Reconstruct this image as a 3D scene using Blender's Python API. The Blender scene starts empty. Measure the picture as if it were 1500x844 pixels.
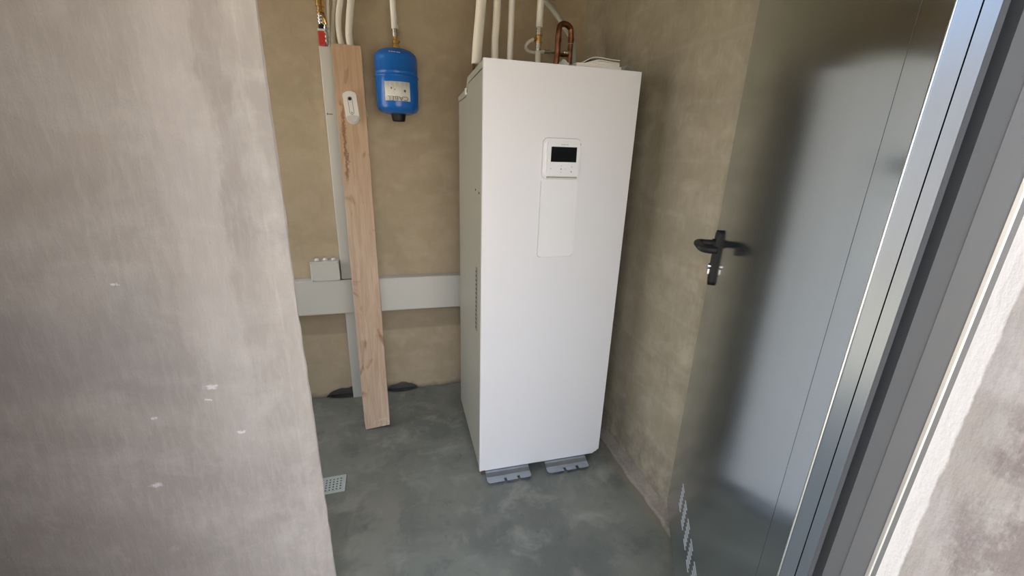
import bpy, bmesh, math, random
from mathutils import Vector, Matrix, noise

random.seed(7)
scene = bpy.context.scene
COL = scene.collection

# ------------------------------------------------------------------ camera
PITCH, ROLL, YAW = math.radians(18.018), math.radians(1.920), math.radians(15.509)
FPX = 609.14
cy, sy, cp, sp = math.cos(YAW), math.sin(YAW), math.cos(PITCH), math.sin(PITCH)
fwd = Vector((sy * cp, cy * cp, -sp))
rt = Vector((cy, -sy, 0))
up = rt.cross(fwd)
cr, sr = math.cos(ROLL), math.sin(ROLL)
r2 = cr * rt + sr * up
u2 = -sr * rt + cr * up
cam_d = bpy.data.cameras.new('camera')
cam = bpy.data.objects.new('camera', cam_d)
COL.objects.link(cam)
cam.matrix_world = Matrix(((r2.x, u2.x, -fwd.x, 0), (r2.y, u2.y, -fwd.y, 0), (r2.z, u2.z, -fwd.z, 1.45), (0, 0, 0, 1)))
cam_d.sensor_width = 36
cam_d.lens = FPX / 1500 * 36
cam_d.clip_start = 0.02
scene.camera = cam

# ------------------------------------------------------------------ world, sun, exposure
world = bpy.data.worlds.new('sky')
scene.world = world
world.use_nodes = True
wn = world.node_tree
wn.nodes.clear()
wo = wn.nodes.new('ShaderNodeOutputWorld')
wb = wn.nodes.new('ShaderNodeBackground')
wt = wn.nodes.new('ShaderNodeTexCoord')
ws = wn.nodes.new('ShaderNodeSeparateXYZ')
wr = wn.nodes.new('ShaderNodeValToRGB')
wr.color_ramp.elements[0].position = 0.0
wr.color_ramp.elements[0].color = (0.90, 0.93, 1.0, 1)
wr.color_ramp.elements[1].position = 0.7
wr.color_ramp.elements[1].color = (0.52, 0.70, 1.0, 1)
wn.links.new(wt.outputs['Generated'], ws.inputs[0])
wn.links.new(ws.outputs['Z'], wr.inputs[0])
wn.links.new(wr.outputs[0], wb.inputs[0])
wb.inputs[1].default_value = 1.5
wn.links.new(wb.outputs[0], wo.inputs[0])

sun_d = bpy.data.lights.new('sun', 'SUN')
sun_d.energy = 9.0
sun_d.angle = math.radians(0.6)
sun_d.color = (1.0, 0.92, 0.80)
sun = bpy.data.objects.new('sun', sun_d)
COL.objects.link(sun)
sun.rotation_euler = (Vector((0.35, 0.75, 1.0))).to_track_quat('Z', 'Y').to_euler()   # behind the building

scene.view_settings.view_transform = 'Standard'
scene.view_settings.look = 'None'
scene.view_settings.exposure = 1.74
scene.view_settings.gamma = 1.0
scene.view_settings.use_curve_mapping = False

# ------------------------------------------------------------------ node helpers
class NT:
    def __init__(s, name):
        s.m = bpy.data.materials.new(name)
        s.m.use_nodes = True
        s.t = s.m.node_tree
        s.b = s.t.nodes['Principled BSDF']
        s.co = None
    def n(s, t, **k):
        x = s.t.nodes.new(t)
        for a, v in k.items():
            setattr(x, a, v)
        return x
    def l(s, a, b):
        s.t.links.new(a, b)
    def coord(s):
        if s.co is None:
            s.co = s.n('ShaderNodeTexCoord').outputs['Object']
        return s.co
    def noise(s, scale, detail=5, rough=0.6, stretch=(1, 1, 1), off=(0, 0, 0), rot=(0, 0, 0), dist=0.0):
        mp = s.n('ShaderNodeMapping')
        mp.inputs['Scale'].default_value = stretch
        mp.inputs['Location'].default_value = off
        mp.inputs['Rotation'].default_value = rot
        s.l(s.coord(), mp.inputs[0])
        x = s.n('ShaderNodeTexNoise')
        x.inputs['Scale'].default_value = scale
        x.inputs['Detail'].default_value = detail
        x.inputs['Roughness'].default_value = rough
        x.inputs['Distortion'].default_value = dist
        s.l(mp.outputs[0], x.inputs['Vector'])
        return x.outputs['Fac']
    def ramp(s, fac, a, b, ca=(0, 0, 0, 1), cb=(1, 1, 1, 1)):
        x = s.n('ShaderNodeValToRGB')
        x.color_ramp.elements[0].position = a
        x.color_ramp.elements[1].position = b
        x.color_ramp.elements[0].color = ca
        x.color_ramp.elements[1].color = cb
        s.l(fac, x.inputs[0])
        return x.outputs[0]
    def mix(s, fac, a, b, mode='MIX'):
        x = s.n('ShaderNodeMix', data_type='RGBA', blend_type=mode)
        for v, k in ((fac, 0), (a, 6), (b, 7)):
            if hasattr(v, 'is_output'):
                s.l(v, x.inputs[k])
            elif k == 0:
                x.inputs[0].default_value = v
            else:
                x.inputs[k].default_value = (*v, 1) if len(v) == 3 else v
        return x.outputs[2]
    def math(s, op, a, b=None, c=None):
        x = s.n('ShaderNodeMath', operation=op)
        for i, v in enumerate((a, b, c)):
            if v is None:
                continue
            if hasattr(v, 'is_output'):
                s.l(v, x.inputs[i])
            else:
                x.inputs[i].default_value = v
        return x.outputs[0]
    def xyz(s):
        x = s.n('ShaderNodeSeparateXYZ')
        s.l(s.coord(), x.inputs[0])
        return x.outputs
    def bump(s, h, strength, dist=0.002, prev=None):
        x = s.n('ShaderNodeBump')
        x.inputs['Strength'].default_value = strength
        x.inputs['Distance'].default_value = dist
        s.l(h, x.inputs['Height'])
        if prev is not None:
            s.l(prev, x.inputs['Normal'])
        s.l(x.outputs[0], s.b.inputs['Normal'])
        return x.outputs[0]
    def smooth(s, v, a, b):
        x = s.n('ShaderNodeMapRange', interpolation_type='SMOOTHSTEP')
        x.inputs['From Min'].default_value = a
        x.inputs['From Max'].default_value = b
        s.l(v, x.inputs['Value'])
        return x.outputs[0]

def plain(name, col, rough=0.5, metal=0.0, spec=0.5, var=0.0, vscale=30, bump=0.0):
    k = NT(name)
    k.b.inputs['Base Color'].default_value = (*col, 1)
    k.b.inputs['Roughness'].default_value = rough
    k.b.inputs['Metallic'].default_value = metal
    k.b.inputs['Specular IOR Level'].default_value = spec
    if var:
        f = k.noise(vscale, 4)
        k.l(k.mix(f, tuple(c * (1 - var) for c in col), tuple(min(1, c * (1 + var)) for c in col)), k.b.inputs['Base Color'])
        if bump:
            k.bump(f, bump, 0.001)
    return k.m

def concrete(name, base, dark, light, off=(0, 0, 0), streak_rot=(0, 0, 0), rough=0.85, extra=None, cs=1.6, bumpk=0.5, sk=0.8):
    """Troweled render: big cloudy tone, courses of banding, fine trowel streaks."""
    k = NT(name)
    big = k.noise(cs, 6, 0.55, (0.7, 0.7, 1.6), off, dist=0.6)
    mid = k.noise(7, 6, 0.6, (1, 1, 1.3), off, dist=0.4)
    fine = k.noise(60, 4, 0.6, (1, 1, 0.22), off, streak_rot)
    grit = k.noise(210, 3, 0.7, off=off)
    c = k.mix(k.ramp(big, 0.34, 0.66), dark, base)
    c = k.mix(k.math('MULTIPLY', k.ramp(mid, 0.46, 0.72), 0.8), c, light)
    c = k.mix(k.math('MULTIPLY', k.ramp(k.noise(15, 6, 0.65, off=(9, 4, 1)), 0.50, 0.72), 0.55), c, dark)
    c = k.mix(k.math('MULTIPLY', k.ramp(fine, 0.48, 0.68), 0.50 * sk), c, light)
    c = k.mix(k.math('MULTIPLY', k.ramp(fine, 0.30, 0.48, (1, 1, 1, 1), (0, 0, 0, 1)), 0.40 * sk), c, dark)
    c = k.mix(k.math('MULTIPLY', k.ramp(grit, 0.52, 0.72), 0.38), c, dark)
    if extra:
        c = extra(k, c)
    k.l(c, k.b.inputs['Base Color'])
    k.b.inputs['Roughness'].default_value = rough
    h = k.math('ADD', k.math('MULTIPLY', mid, 1.2), k.math('ADD', k.math('MULTIPLY', fine, 0.6), k.math('MULTIPLY', grit, 0.2)))
    k.bump(h, bumpk, 0.004)
    return k.m

# ------------------------------------------------------------------ materials
def ex_inner(k, c):
    # thicker pale trowel pass running up the wall, chalk spots, darker pass by the corner
    X = k.xyz()
    n1 = k.noise(5, 4, 0.6, off=(3, 1, 2))
    n2 = k.noise(70, 3, 0.6, (1, 1, 0.25), rot=(0, math.radians(-14), 0))
    n3 = k.noise(26, 4, 0.7, off=(2, 9, 2))
    x = k.math('ADD', X['X'], k.math('MULTIPLY', k.math('SUBTRACT', n1, 0.5), 0.10))
    x = k.math('ADD', x, k.math('MULTIPLY', k.math('SUBTRACT', n2, 0.5), 0.05))
    band = k.math('MULTIPLY', k.smooth(x, -0.48, -0.425), k.math('SUBTRACT', 1.0, k.smooth(x, -0.362, -0.345)))
    zf = k.math('SUBTRACT', 1.0, k.math('MULTIPLY', k.math('SUBTRACT', 1.0, k.smooth(X['Z'], 0.55, 0.95)), 0.7))
    c = k.mix(k.math('MULTIPLY', k.math('MULTIPLY', band, zf), 0.35), c, (0.53, 0.49, 0.455))
    b2 = k.math('MULTIPLY', k.smooth(x, -0.352, -0.335), k.math('SUBTRACT', 1.0, k.smooth(x, -0.315, -0.285)))
    c = k.mix(k.math('MULTIPLY', k.math('MULTIPLY', b2, k.smooth(X['Z'], 1.0, 1.3)), 0.30), c, (0.27, 0.24, 0.21))
    # greyer lifts of the render, rising slightly
    zz = k.math('ADD', X['Z'], k.math('MULTIPLY', k.math('SUBTRACT', k.noise(2.2, 3, 0.5, off=(8, 3, 1)), 0.5), 0.5))
    for a, b, w, col in ((0.95, 1.15, 0.45, (0.31, 0.285, 0.28)), (0.36, 0.55, 0.30, (0.32, 0.275, 0.25)), (1.34, 1.42, 0.30, (0.33, 0.28, 0.23))):
        m = k.math('MULTIPLY', k.smooth(zz, a - 0.06, a + 0.04), k.math('SUBTRACT', 1.0, k.smooth(zz, b - 0.05, b + 0.05)))
        m = k.math('MULTIPLY', m, k.math('SUBTRACT', 1.0, k.smooth(x, -0.62, -0.42)))
        c = k.mix(k.math('MULTIPLY', m, w), c, col)
    # lower pale patches
    lo = k.math('MULTIPLY', k.ramp(n3, 0.56, 0.66), k.math('SUBTRACT', 1.0, k.smooth(X['Z'], 0.7, 1.0)))
    c = k.mix(k.math('MULTIPLY', lo, 0.35), c, (0.52, 0.45, 0.41))
    # chalky spots
    for px, pz_, r in ((-0.4425, 0.907, 0.013), (-0.455, 0.875, 0.006), (-0.60, 0.655, 0.012), (-0.575, 1.165, 0.006), (-0.40, 0.775, 0.008), (-0.57, 0.84, 0.006)):
        dx = k.math('MULTIPLY', k.math('SUBTRACT', X['X'], px), 0.8)
        dz = k.math('MULTIPLY', k.math('SUBTRACT', X['Z'], pz_), 1.8)
        d = k.math('SQRT', k.math('ADD', k.math('MULTIPLY', dx, dx), k.math('MULTIPLY', dz, dz)))
        d = k.math('ADD', d, k.math('MULTIPLY', k.math('SUBTRACT', k.noise(120, 3, 0.7), 0.5), 0.03))
        c = k.mix(k.math('MULTIPLY', k.math('SUBTRACT', 1.0, k.smooth(d, r * 0.5, r * 1.1)), 0.85), c, (0.74, 0.73, 0.71))
    return c

def ex_back(k, c):
    X = k.xyz()
    n1 = k.noise(6, 4, 0.6, off=(1, 5, 2))
    z = k.math('ADD', X['Z'], k.math('MULTIPLY', k.math('SUBTRACT', n1, 0.5), 0.03))
    # faint block courses telegraphing through the render
    fr = k.math('FRACT', k.math('MULTIPLY', z, 1 / 0.2))
    ln = k.math('SUBTRACT', 1.0, k.smooth(k.math('ABSOLUTE', k.math('SUBTRACT', fr, 0.5)), 0.02, 0.10))
    c = k.mix(k.math('MULTIPLY', ln, 0.13), c, (0.40, 0.34, 0.25))
    # shade under the trunking put into the colour, and a darker foot at the floor
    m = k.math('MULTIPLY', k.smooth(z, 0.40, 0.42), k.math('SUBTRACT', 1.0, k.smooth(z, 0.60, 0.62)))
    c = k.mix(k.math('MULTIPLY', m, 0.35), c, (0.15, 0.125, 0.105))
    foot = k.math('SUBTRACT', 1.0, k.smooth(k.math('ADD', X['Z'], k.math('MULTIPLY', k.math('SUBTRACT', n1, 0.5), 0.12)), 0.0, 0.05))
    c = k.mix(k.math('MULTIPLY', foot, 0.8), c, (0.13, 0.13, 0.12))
    return c

def ex_right(k, c):
    X = k.xyz()
    n1 = k.noise(6, 4, 0.6, off=(1, 5, 2))
    z = k.math('ADD', X['Z'], k.math('MULTIPLY', k.math('SUBTRACT', n1, 0.5), 0.03))
    fr = k.math('FRACT', k.math('MULTIPLY', k.math('ADD', z, 0.06), 1 / 0.2))
    ln = k.math('SUBTRACT', 1.0, k.smooth(k.math('ABSOLUTE', k.math('SUBTRACT', fr, 0.5)), 0.01, 0.07))
    c = k.mix(k.math('MULTIPLY', ln, 0.15), c, (0.46, 0.42, 0.34))
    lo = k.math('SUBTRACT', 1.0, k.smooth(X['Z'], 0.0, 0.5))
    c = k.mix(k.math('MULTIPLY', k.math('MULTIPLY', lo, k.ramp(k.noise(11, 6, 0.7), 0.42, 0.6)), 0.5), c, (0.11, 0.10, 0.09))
    for py_, pz_, r in ((1.18, 0.385, 0.011), (1.165, 0.35, 0.014)):
        dx = k.math('SUBTRACT', X['Y'], py_)
        dz = k.math('MULTIPLY', k.math('SUBTRACT', X['Z'], pz_), 0.7)
        d = k.math('SQRT', k.math('ADD', k.math('MULTIPLY', dx, dx), k.math('MULTIPLY', dz, dz)))
        c = k.mix(k.math('MULTIPLY', k.math('SUBTRACT', 1.0, k.smooth(d, r * 0.5, r)), 0.8), c, (0.62, 0.60, 0.56))
    return c

def ex_reveal(k, c):
    X = k.xyz()
    n1 = k.noise(22, 5, 0.7, off=(4, 4, 4))
    y = k.math('ADD', X['Y'], k.math('MULTIPLY', k.math('SUBTRACT', n1, 0.5), 0.008))
    patch = k.ramp(k.noise(14, 6, 0.7, (1, 1, 0.6), off=(5, 2, 7)), 0.44, 0.56)
    inner = k.math('MULTIPLY', patch, k.math('SUBTRACT', 1.0, k.smooth(y, 0.225, 0.256)))
    c = k.mix(k.math('MULTIPLY', inner, 0.7), c, (0.22, 0.175, 0.16))
    chips = k.ramp(k.noise(75, 4, 0.6, off=(1, 1, 6)), 0.63, 0.70)
    c = k.mix(k.math('MULTIPLY', k.math('MULTIPLY', chips, inner), 0.5), c, (0.60, 0.56, 0.54))
    c = k.mix(k.smooth(y, 0.2635, 0.2665), c, (0.76, 0.725, 0.69))
    return c

M = {}
M['inner'] = concrete('render_grey_warm', (0.455, 0.41, 0.36), (0.37, 0.335, 0.30), (0.52, 0.485, 0.44), off=(1.3, 0, 0.4), streak_rot=(0, math.radians(-14), 0), extra=ex_inner)
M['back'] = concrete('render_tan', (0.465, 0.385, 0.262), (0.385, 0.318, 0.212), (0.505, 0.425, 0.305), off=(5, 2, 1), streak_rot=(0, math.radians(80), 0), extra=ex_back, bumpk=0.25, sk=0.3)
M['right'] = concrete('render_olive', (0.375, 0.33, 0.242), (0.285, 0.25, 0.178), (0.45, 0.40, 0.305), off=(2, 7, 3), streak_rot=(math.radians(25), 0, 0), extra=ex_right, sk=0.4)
M['reveal'] = concrete('render_pinkish', (0.47, 0.425, 0.385), (0.39, 0.345, 0.31), (0.54, 0.50, 0.48), off=(2, 1, 8), extra=ex_reveal, cs=4)
M['facade'] = concrete('render_facade', (0.42, 0.37, 0.33), (0.34, 0.30, 0.26), (0.50, 0.45, 0.40), off=(4, 1, 2))
M['yard_white'] = plain('cream_masonry_paint', (0.66, 0.62, 0.53), 0.8, var=0.05, vscale=3)  # pale coat of the added wall that bounces warm light
M['cove'] = concrete('mortar_fillet', (0.34, 0.29, 0.22), (0.22, 0.19, 0.155), (0.42, 0.36, 0.28), off=(7, 1, 2), cs=6)
M['ceiling'] = concrete('ceiling_cement', (0.30, 0.27, 0.21), (0.24, 0.21, 0.16), (0.34, 0.30, 0.24), off=(3, 3, 3))

def floor_mat():
    k = NT('floor_screed')
    a = k.noise(2.0, 7, 0.6, off=(2.2, 0.3, 0), dist=0.4)
    b = k.noise(6, 7, 0.65, off=(7, 3, 0), dist=0.35)
    f = k.noise(34, 4, 0.6, (1, 0.35, 1), rot=(0, 0, math.radians(40)))
    s = k.noise(150, 3, 0.6)
    X = k.xyz()
    c = k.mix(k.ramp(a, 0.40, 0.58), (0.150, 0.152, 0.125), (0.225, 0.220, 0.178))
    c = k.mix(k.math('MULTIPLY', k.ramp(b, 0.52, 0.70), 0.75), c, (0.34, 0.325, 0.265))
    c = k.mix(k.math('MULTIPLY', k.ramp(b, 0.30, 0.44, (1, 1, 1, 1), (0, 0, 0, 1)), 0.6), c, (0.085, 0.094, 0.096))
    c = k.mix(k.math('MULTIPLY', k.ramp(f, 0.56, 0.76), 0.28), c, (0.30, 0.29, 0.26))
    c = k.mix(k.math('MULTIPLY', k.ramp(s, 0.70, 0.76), 0.4), c, (0.40, 0.38, 0.34))
    # smeared tan mortar left of centre and along the foot of the right wall
    q = k.math('ADD', X['X'], k.math('MULTIPLY', k.math('SUBTRACT', b, 0.5), 0.5))
    w = k.math('SUBTRACT', 1.0, k.smooth(k.math('ABSOLUTE', k.math('SUBTRACT', q, -0.16)), 0.02, 0.14))
    w = k.math('MULTIPLY', w, k.math('SUBTRACT', 1.0, k.smooth(X['Y'], 1.45, 1.75)))
    c = k.mix(k.math('MULTIPLY', w, 0.45), c, (0.35, 0.31, 0.245))
    w2 = k.smooth(k.math('ADD', X['X'], k.math('MULTIPLY', k.math('SUBTRACT', b, 0.5), 0.2)), 0.93, 0.99)
    c = k.mix(k.math('MULTIPLY', w2, 0.8), c, (0.28, 0.235, 0.17))
    k.l(c, k.b.inputs['Base Color'])
    k.l(k.ramp(b, 0.3, 0.7, (0.42, 0.42, 0.42, 1), (0.62, 0.62, 0.62, 1)), k.b.inputs['Roughness'])
    k.bump(k.math('ADD', b, k.math('MULTIPLY', f, 0.15)), 0.35, 0.004)
    return k.m
M['floor'] = floor_mat()

def ground_mat():
    k = NT('yard_gravel')
    a = k.noise(1.2, 6, 0.6)
    b = k.noise(45, 4, 0.7)
    c = k.mix(a, (0.42, 0.35, 0.25), (0.55, 0.47, 0.35))
    c = k.mix(k.math('MULTIPLY', k.ramp(b, 0.4, 0.7), 0.5), c, (0.32, 0.27, 0.20))
    k.l(c, k.b.inputs['Base Color'])
    k.b.inputs['Roughness'].default_value = 0.95
    k.bump(b, 0.6, 0.01)
    return k.m
M['ground'] = ground_mat()

def zinc(name, col, rough, sc=9, aniso=0.0, streak=(1, 1, 0.3), bk=0.0):
    k = NT(name)
    a = k.noise(sc, 5, 0.6, streak)
    b = k.noise(90, 3, 0.6, (1, 1, 0.3))
    k.l(k.mix(k.ramp(a, 0.3, 0.7), tuple(x * 0.90 for x in col), col), k.b.inputs['Base Color'])
    k.b.inputs['Metallic'].default_value = 1.0
    r = k.math('ADD', k.math('MULTIPLY', a, 0.04), rough - 0.02)
    k.l(r, k.b.inputs['Roughness'])
    if bk:
        k.bump(b, bk, 0.001)
    return k.m
M['door'] = zinc('galvanised_sheet', (0.53, 0.60, 0.64), 0.15)
M['door_edge'] = zinc('galvanised_fold', (0.125, 0.150, 0.185), 0.24)  # darker than the leaf sheet: a dark reflection put into the colour
M['frame'] = plain('grey_primed_frame', (0.125, 0.128, 0.130), 0.5, 0.3, var=0.06, vscale=12)
M['frame_lip'] = zinc('bare_zinc_lip', (0.85, 0.85, 0.83), 0.3)  # near-white zinc: highlights on the metal edges put into the colour
M['seam_grey'] = plain('shadow_gap_grey', (0.50, 0.50, 0.51), 0.6)
M['seam'] = plain('dark_sheet_seam', (0.04, 0.043, 0.047), 0.6)  # shade of the hinge gap and face crease put into the colour
M['louvre'] = plain('pressed_zinc_louvre', (0.62, 0.65, 0.68), 0.4, 0.3)  # lighter than the leaf: the light on the louvres is in the colour
M['bracket'] = zinc('galvanised_bracket', (0.42, 0.46, 0.50), 0.35, 20)
M['white'] = plain('white_powder_coat', (0.83, 0.825, 0.83), 0.38, var=0.01, vscale=400, bump=0.02)
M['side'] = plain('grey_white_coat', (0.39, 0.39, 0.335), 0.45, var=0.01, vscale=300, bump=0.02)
M['panel_white'] = plain('white_abs', (0.87, 0.87, 0.87), 0.3)
M['pvc'] = plain('grey_white_pvc', (0.62, 0.62, 0.57), 0.45)
M['pvc_white'] = plain('white_pvc', (0.84, 0.82, 0.75), 0.4)
M['foam'] = plain('white_insulation_foam', (0.84, 0.82, 0.72), 0.85, var=0.06, vscale=25, bump=0.4)
M['foam_grey'] = plain('grey_insulation_foam', (0.58, 0.55, 0.45), 0.85, var=0.06, vscale=25, bump=0.4)
M['hose'] = plain('grey_flexible_hose', (0.36, 0.37, 0.32), 0.5)
M['white_hose'] = plain('translucent_white_hose', (0.62, 0.60, 0.52), 0.4)
M['black'] = plain('black_nylon', (0.010, 0.010, 0.011), 0.5, spec=0.35)
M['void'] = plain('dark_void', (0.012, 0.013, 0.014), 0.9)
M['screen'] = plain('black_display', (0.008, 0.009, 0.010), 0.12)
M['blue'] = plain('blue_gloss_paint', (0.008, 0.130, 0.50), 0.22)
M['red'] = plain('red_paint', (0.55, 0.03, 0.02), 0.4)
M['brass'] = plain('brass', (0.72, 0.48, 0.18), 0.25, 1.0)
M['nickel'] = plain('nickel', (0.75, 0.74, 0.70), 0.2, 1.0)
M['steel'] = plain('steel', (0.6, 0.6, 0.6), 0.3, 1.0)
M['label'] = plain('paper_label', (0.72, 0.72, 0.66), 0.5)
M['ink'] = plain('printed_ink', (0.10, 0.10, 0.09), 0.6)
M['ink_brown'] = plain('brown_ink', (0.16, 0.13, 0.09), 0.6)
M['ink_light'] = plain('light_grey_ink', (0.38, 0.38, 0.38), 0.6)
M['ink_yellow'] = plain('faded_ink', (0.45, 0.42, 0.33), 0.6)
M['paper'] = plain('paper', (0.74, 0.72, 0.64), 0.8)
M['rust'] = plain('rusty_screw', (0.10, 0.06, 0.04), 0.7)
M['pumice'] = plain('grille_plastic', (0.50, 0.54, 0.48), 0.5, var=0.05)
M['lens'] = plain('frosted_lens', (0.62, 0.60, 0.55), 0.35)

def copper_mat():
    k = NT('weathered_copper')
    a = k.noise(30, 5, 0.65)
    k.l(k.mix(k.ramp(a, 0.35, 0.65), (0.16, 0.070, 0.040), (0.38, 0.17, 0.09)), k.b.inputs['Base Color'])
    k.b.inputs['Metallic'].default_value = 1.0
    k.b.inputs['Roughness'].default_value = 0.35
    return k.m
M['copper'] = copper_mat()

def wood_mat():
    k = NT('rough_pine')
    g = k.noise(10, 6, 0.6, (5, 5, 0.35), dist=1.2)
    f = k.noise(60, 4, 0.6, (3, 3, 0.12))
    kn = k.noise(5, 3, 0.6, (1.4, 1.4, 0.8), off=(3, 3, 5), dist=1.0)
    X = k.xyz()
    c = k.mix(k.ramp(g, 0.35, 0.65), (0.51, 0.365, 0.25), (0.64, 0.50, 0.37))
    c = k.mix(k.math('MULTIPLY', k.ramp(f, 0.5, 0.75), 0.3), c, (0.36, 0.22, 0.12))
    warm = k.smooth(X['Z'], 0.9, 1.9)
    c = k.mix(k.math('MULTIPLY', warm, 0.40), c, (0.50, 0.29, 0.115))
    c = k.mix(k.math('MULTIPLY', k.ramp(kn, 0.60, 0.68), 0.7), c, (0.27, 0.12, 0.05))
    # ragged bark-brown streak down the left side of the upper half
    n = k.noise(22, 5, 0.7, (1, 1, 0.8), off=(2, 0, 3))
    d = k.math('ABSOLUTE', k.math('ADD', X['X'], k.math('ADD', 0.040, k.math('MULTIPLY', k.math('SUBTRACT', n, 0.5), 0.09))))
    m = k.math('SUBTRACT', 1.0, k.smooth(d, 0.003, 0.014))
    m = k.math('MULTIPLY', m, k.math('MULTIPLY', k.smooth(X['Z'], 1.28, 1.34), k.math('SUBTRACT', 1.0, k.smooth(X['Z'], 1.62, 1.70))))
    c = k.mix(k.math('MULTIPLY', m, 0.75), c, (0.22, 0.095, 0.035))
    # mortar splash at the foot
    foot = k.math('MULTIPLY', k.math('SUBTRACT', 1.0, k.smooth(X['Z'], 0.03, 0.07)), k.ramp(k.noise(55, 4, 0.7), 0.5, 0.62))
    foot = k.math('MULTIPLY', foot, k.smooth(X['X'], -0.03, 0.0))
    c = k.mix(foot, c, (0.72, 0.62, 0.55))
    k.l(c, k.b.inputs['Base Color'])
    k.b.inputs['Roughness'].default_value = 0.75
    k.bump(k.math('ADD', g, k.math('MULTIPLY', f, 0.6)), 0.3, 0.002)
    return k.m
M['wood'] = wood_mat()

def plastic_film():
    k = NT('clear_film')
    k.b.inputs['Base Color'].default_value = (0.85, 0.85, 0.82, 1)
    k.b.inputs['Roughness'].default_value = 0.18
    k.b.inputs['Alpha'].default_value = 0.6
    return k.m
M['film'] = plastic_film()

# ------------------------------------------------------------------ geometry helpers
def link(name, bm, mat, parent=None, smooth=False, label=None):
    me = bpy.data.meshes.new(name)
    bmesh.ops.recalc_face_normals(bm, faces=bm.faces)
    bm.to_mesh(me)
    bm.free()
    if smooth:
        for p in me.polygons:
            p.use_smooth = True
    for m_ in (mat if isinstance(mat, (list, tuple)) else [mat]):
        me.materials.append(m_)
    o = bpy.data.objects.new(name, me)
    COL.objects.link(o)
    if parent is not None:
        o.parent = parent
    if label:
        o['label'] = label
    return o

def empty(name, loc=(0, 0, 0), rotz=0.0):
    o = bpy.data.objects.new(name, None)
    o.empty_display_size = 0.05
    COL.objects.link(o)
    o.location = loc
    o.rotation_euler = (0, 0, rotz)
    return o

def tag(o, label, cat, group=None):
    o['label'] = label
    o['category'] = cat
    if group:
        o['group'] = group
    return o

def struct(o):
    o['kind'] = 'structure'
    return o

def box(bm, x0, x1, y0, y1, z0, z1, bev=0.0, seg=2, M4=None):
    r = bmesh.ops.create_cube(bm, size=1)
    vs = r['verts']
    for v in vs:
        v.co = Vector(((x0 + x1) / 2 + v.co.x * (x1 - x0), (y0 + y1) / 2 + v.co.y * (y1 - y0), (z0 + z1) / 2 + v.co.z * (z1 - z0)))
    if M4 is not None:
        for v in vs:
            v.co = M4 @ v.co
    if bev:
        es = list({e for v in vs for e in v.link_edges})
        bmesh.ops.bevel(bm, geom=es, offset=bev, segments=seg, affect='EDGES', profile=0.6)
    return bm

def B(*a, **k):
    return box(bmesh.new(), *a, **k)

def prism(bm, pts, axis, a, b):
    """pts 2D outline extruded along axis ('x','y','z') from a to b."""
    def P(p, t):
        return {'x': (t, p[0], p[1]), 'y': (p[0], t, p[1]), 'z': (p[0], p[1], t)}[axis]
    va = [bm.verts.new(P(p, a)) for p in pts]
    vb = [bm.verts.new(P(p, b)) for p in pts]
    bm.faces.new(va)
    bm.faces.new(vb[::-1])
    n = len(pts)
    fs = []
    for i in range(n):
        fs.append(bm.faces.new((va[i], va[(i + 1) % n], vb[(i + 1) % n], vb[i])))
    return fs

def catmull(pts, sub=6):
    P = [Vector(p) for p in pts]
    if len(P) < 3:
        return P
    P = [P[0] * 2 - P[1]] + P + [P[-1] * 2 - P[-2]]
    out = []
    for i in range(1, len(P) - 2):
        for k in range(sub):
            t = k / sub
            a, b, c, d = P[i - 1], P[i], P[i + 1], P[i + 2]
            out.append(0.5 * ((2 * b) + (c - a) * t + (2 * a - 5 * b + 4 * c - d) * t * t + (3 * b - a - 3 * c + d) * t ** 3))
    out.append(P[-2])
    return out

def tube(bm, pts, r, seg=14, curve=0, cap=True):
    pts = catmull(pts, curve) if curve else [Vector(p) for p in pts]
    rings = []
    ref = None
    for i, p in enumerate(pts):
        t = (pts[min(i + 1, len(pts) - 1)] - pts[max(i - 1, 0)]).normalized()
        if ref is None:
            ref = t.orthogonal().normalized()
        ref = (ref - t * ref.dot(t)).normalized()
        s = t.cross(ref)
        rr = r(i / (len(pts) - 1)) if callable(r) else r
        rings.append([bm.verts.new(p + (ref * math.cos(2 * math.pi * k / seg) + s * math.sin(2 * math.pi * k / seg)) * rr) for k in range(seg)])
    for a, b in zip(rings, rings[1:]):
        for k in range(seg):
            bm.faces.new((a[k], a[(k + 1) % seg], b[(k + 1) % seg], b[k]))
    if cap:
        bm.faces.new(rings[0][::-1])
        bm.faces.new(rings[-1])
    return bm

def T(*a, **k):
    return tube(bmesh.new(), *a, **k)

def lathe(bm, prof, c, seg=40, axis='z'):
    rings = []
    c = Vector(c)
    for r, z in prof:
        ring = []
        for k in range(seg):
            a = 2 * math.pi * k / seg
            u, v = math.cos(a) * max(r, 1e-5), math.sin(a) * max(r, 1e-5)
            off = {'z': (u, v, z), 'y': (u, z, v), 'x': (z, u, v)}[axis]
            ring.append(bm.verts.new(c + Vector(off)))
        rings.append(ring)
    for a, b in zip(rings, rings[1:]):
        for k in range(seg):
            bm.faces.new((a[k], a[(k + 1) % seg], b[(k + 1) % seg], b[k]))
    bm.faces.new(rings[0][::-1])
    bm.faces.new(rings[-1])
    return bm

def L(*a, **k):
    return lathe(bmesh.new(), *a, **k)

def rrect(x0, x1, z0, z1, r, n=5):
    out = []
    for cx, cz, a0 in ((x1 - r, z1 - r, 0), (x0 + r, z1 - r, 90), (x0 + r, z0 + r, 180), (x1 - r, z0 + r, 270)):
        for k in range(n + 1):
            a = math.radians(a0 + 90 * k / n)
            out.append((cx + r * math.cos(a), cz + r * math.sin(a)))
    return out

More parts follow.
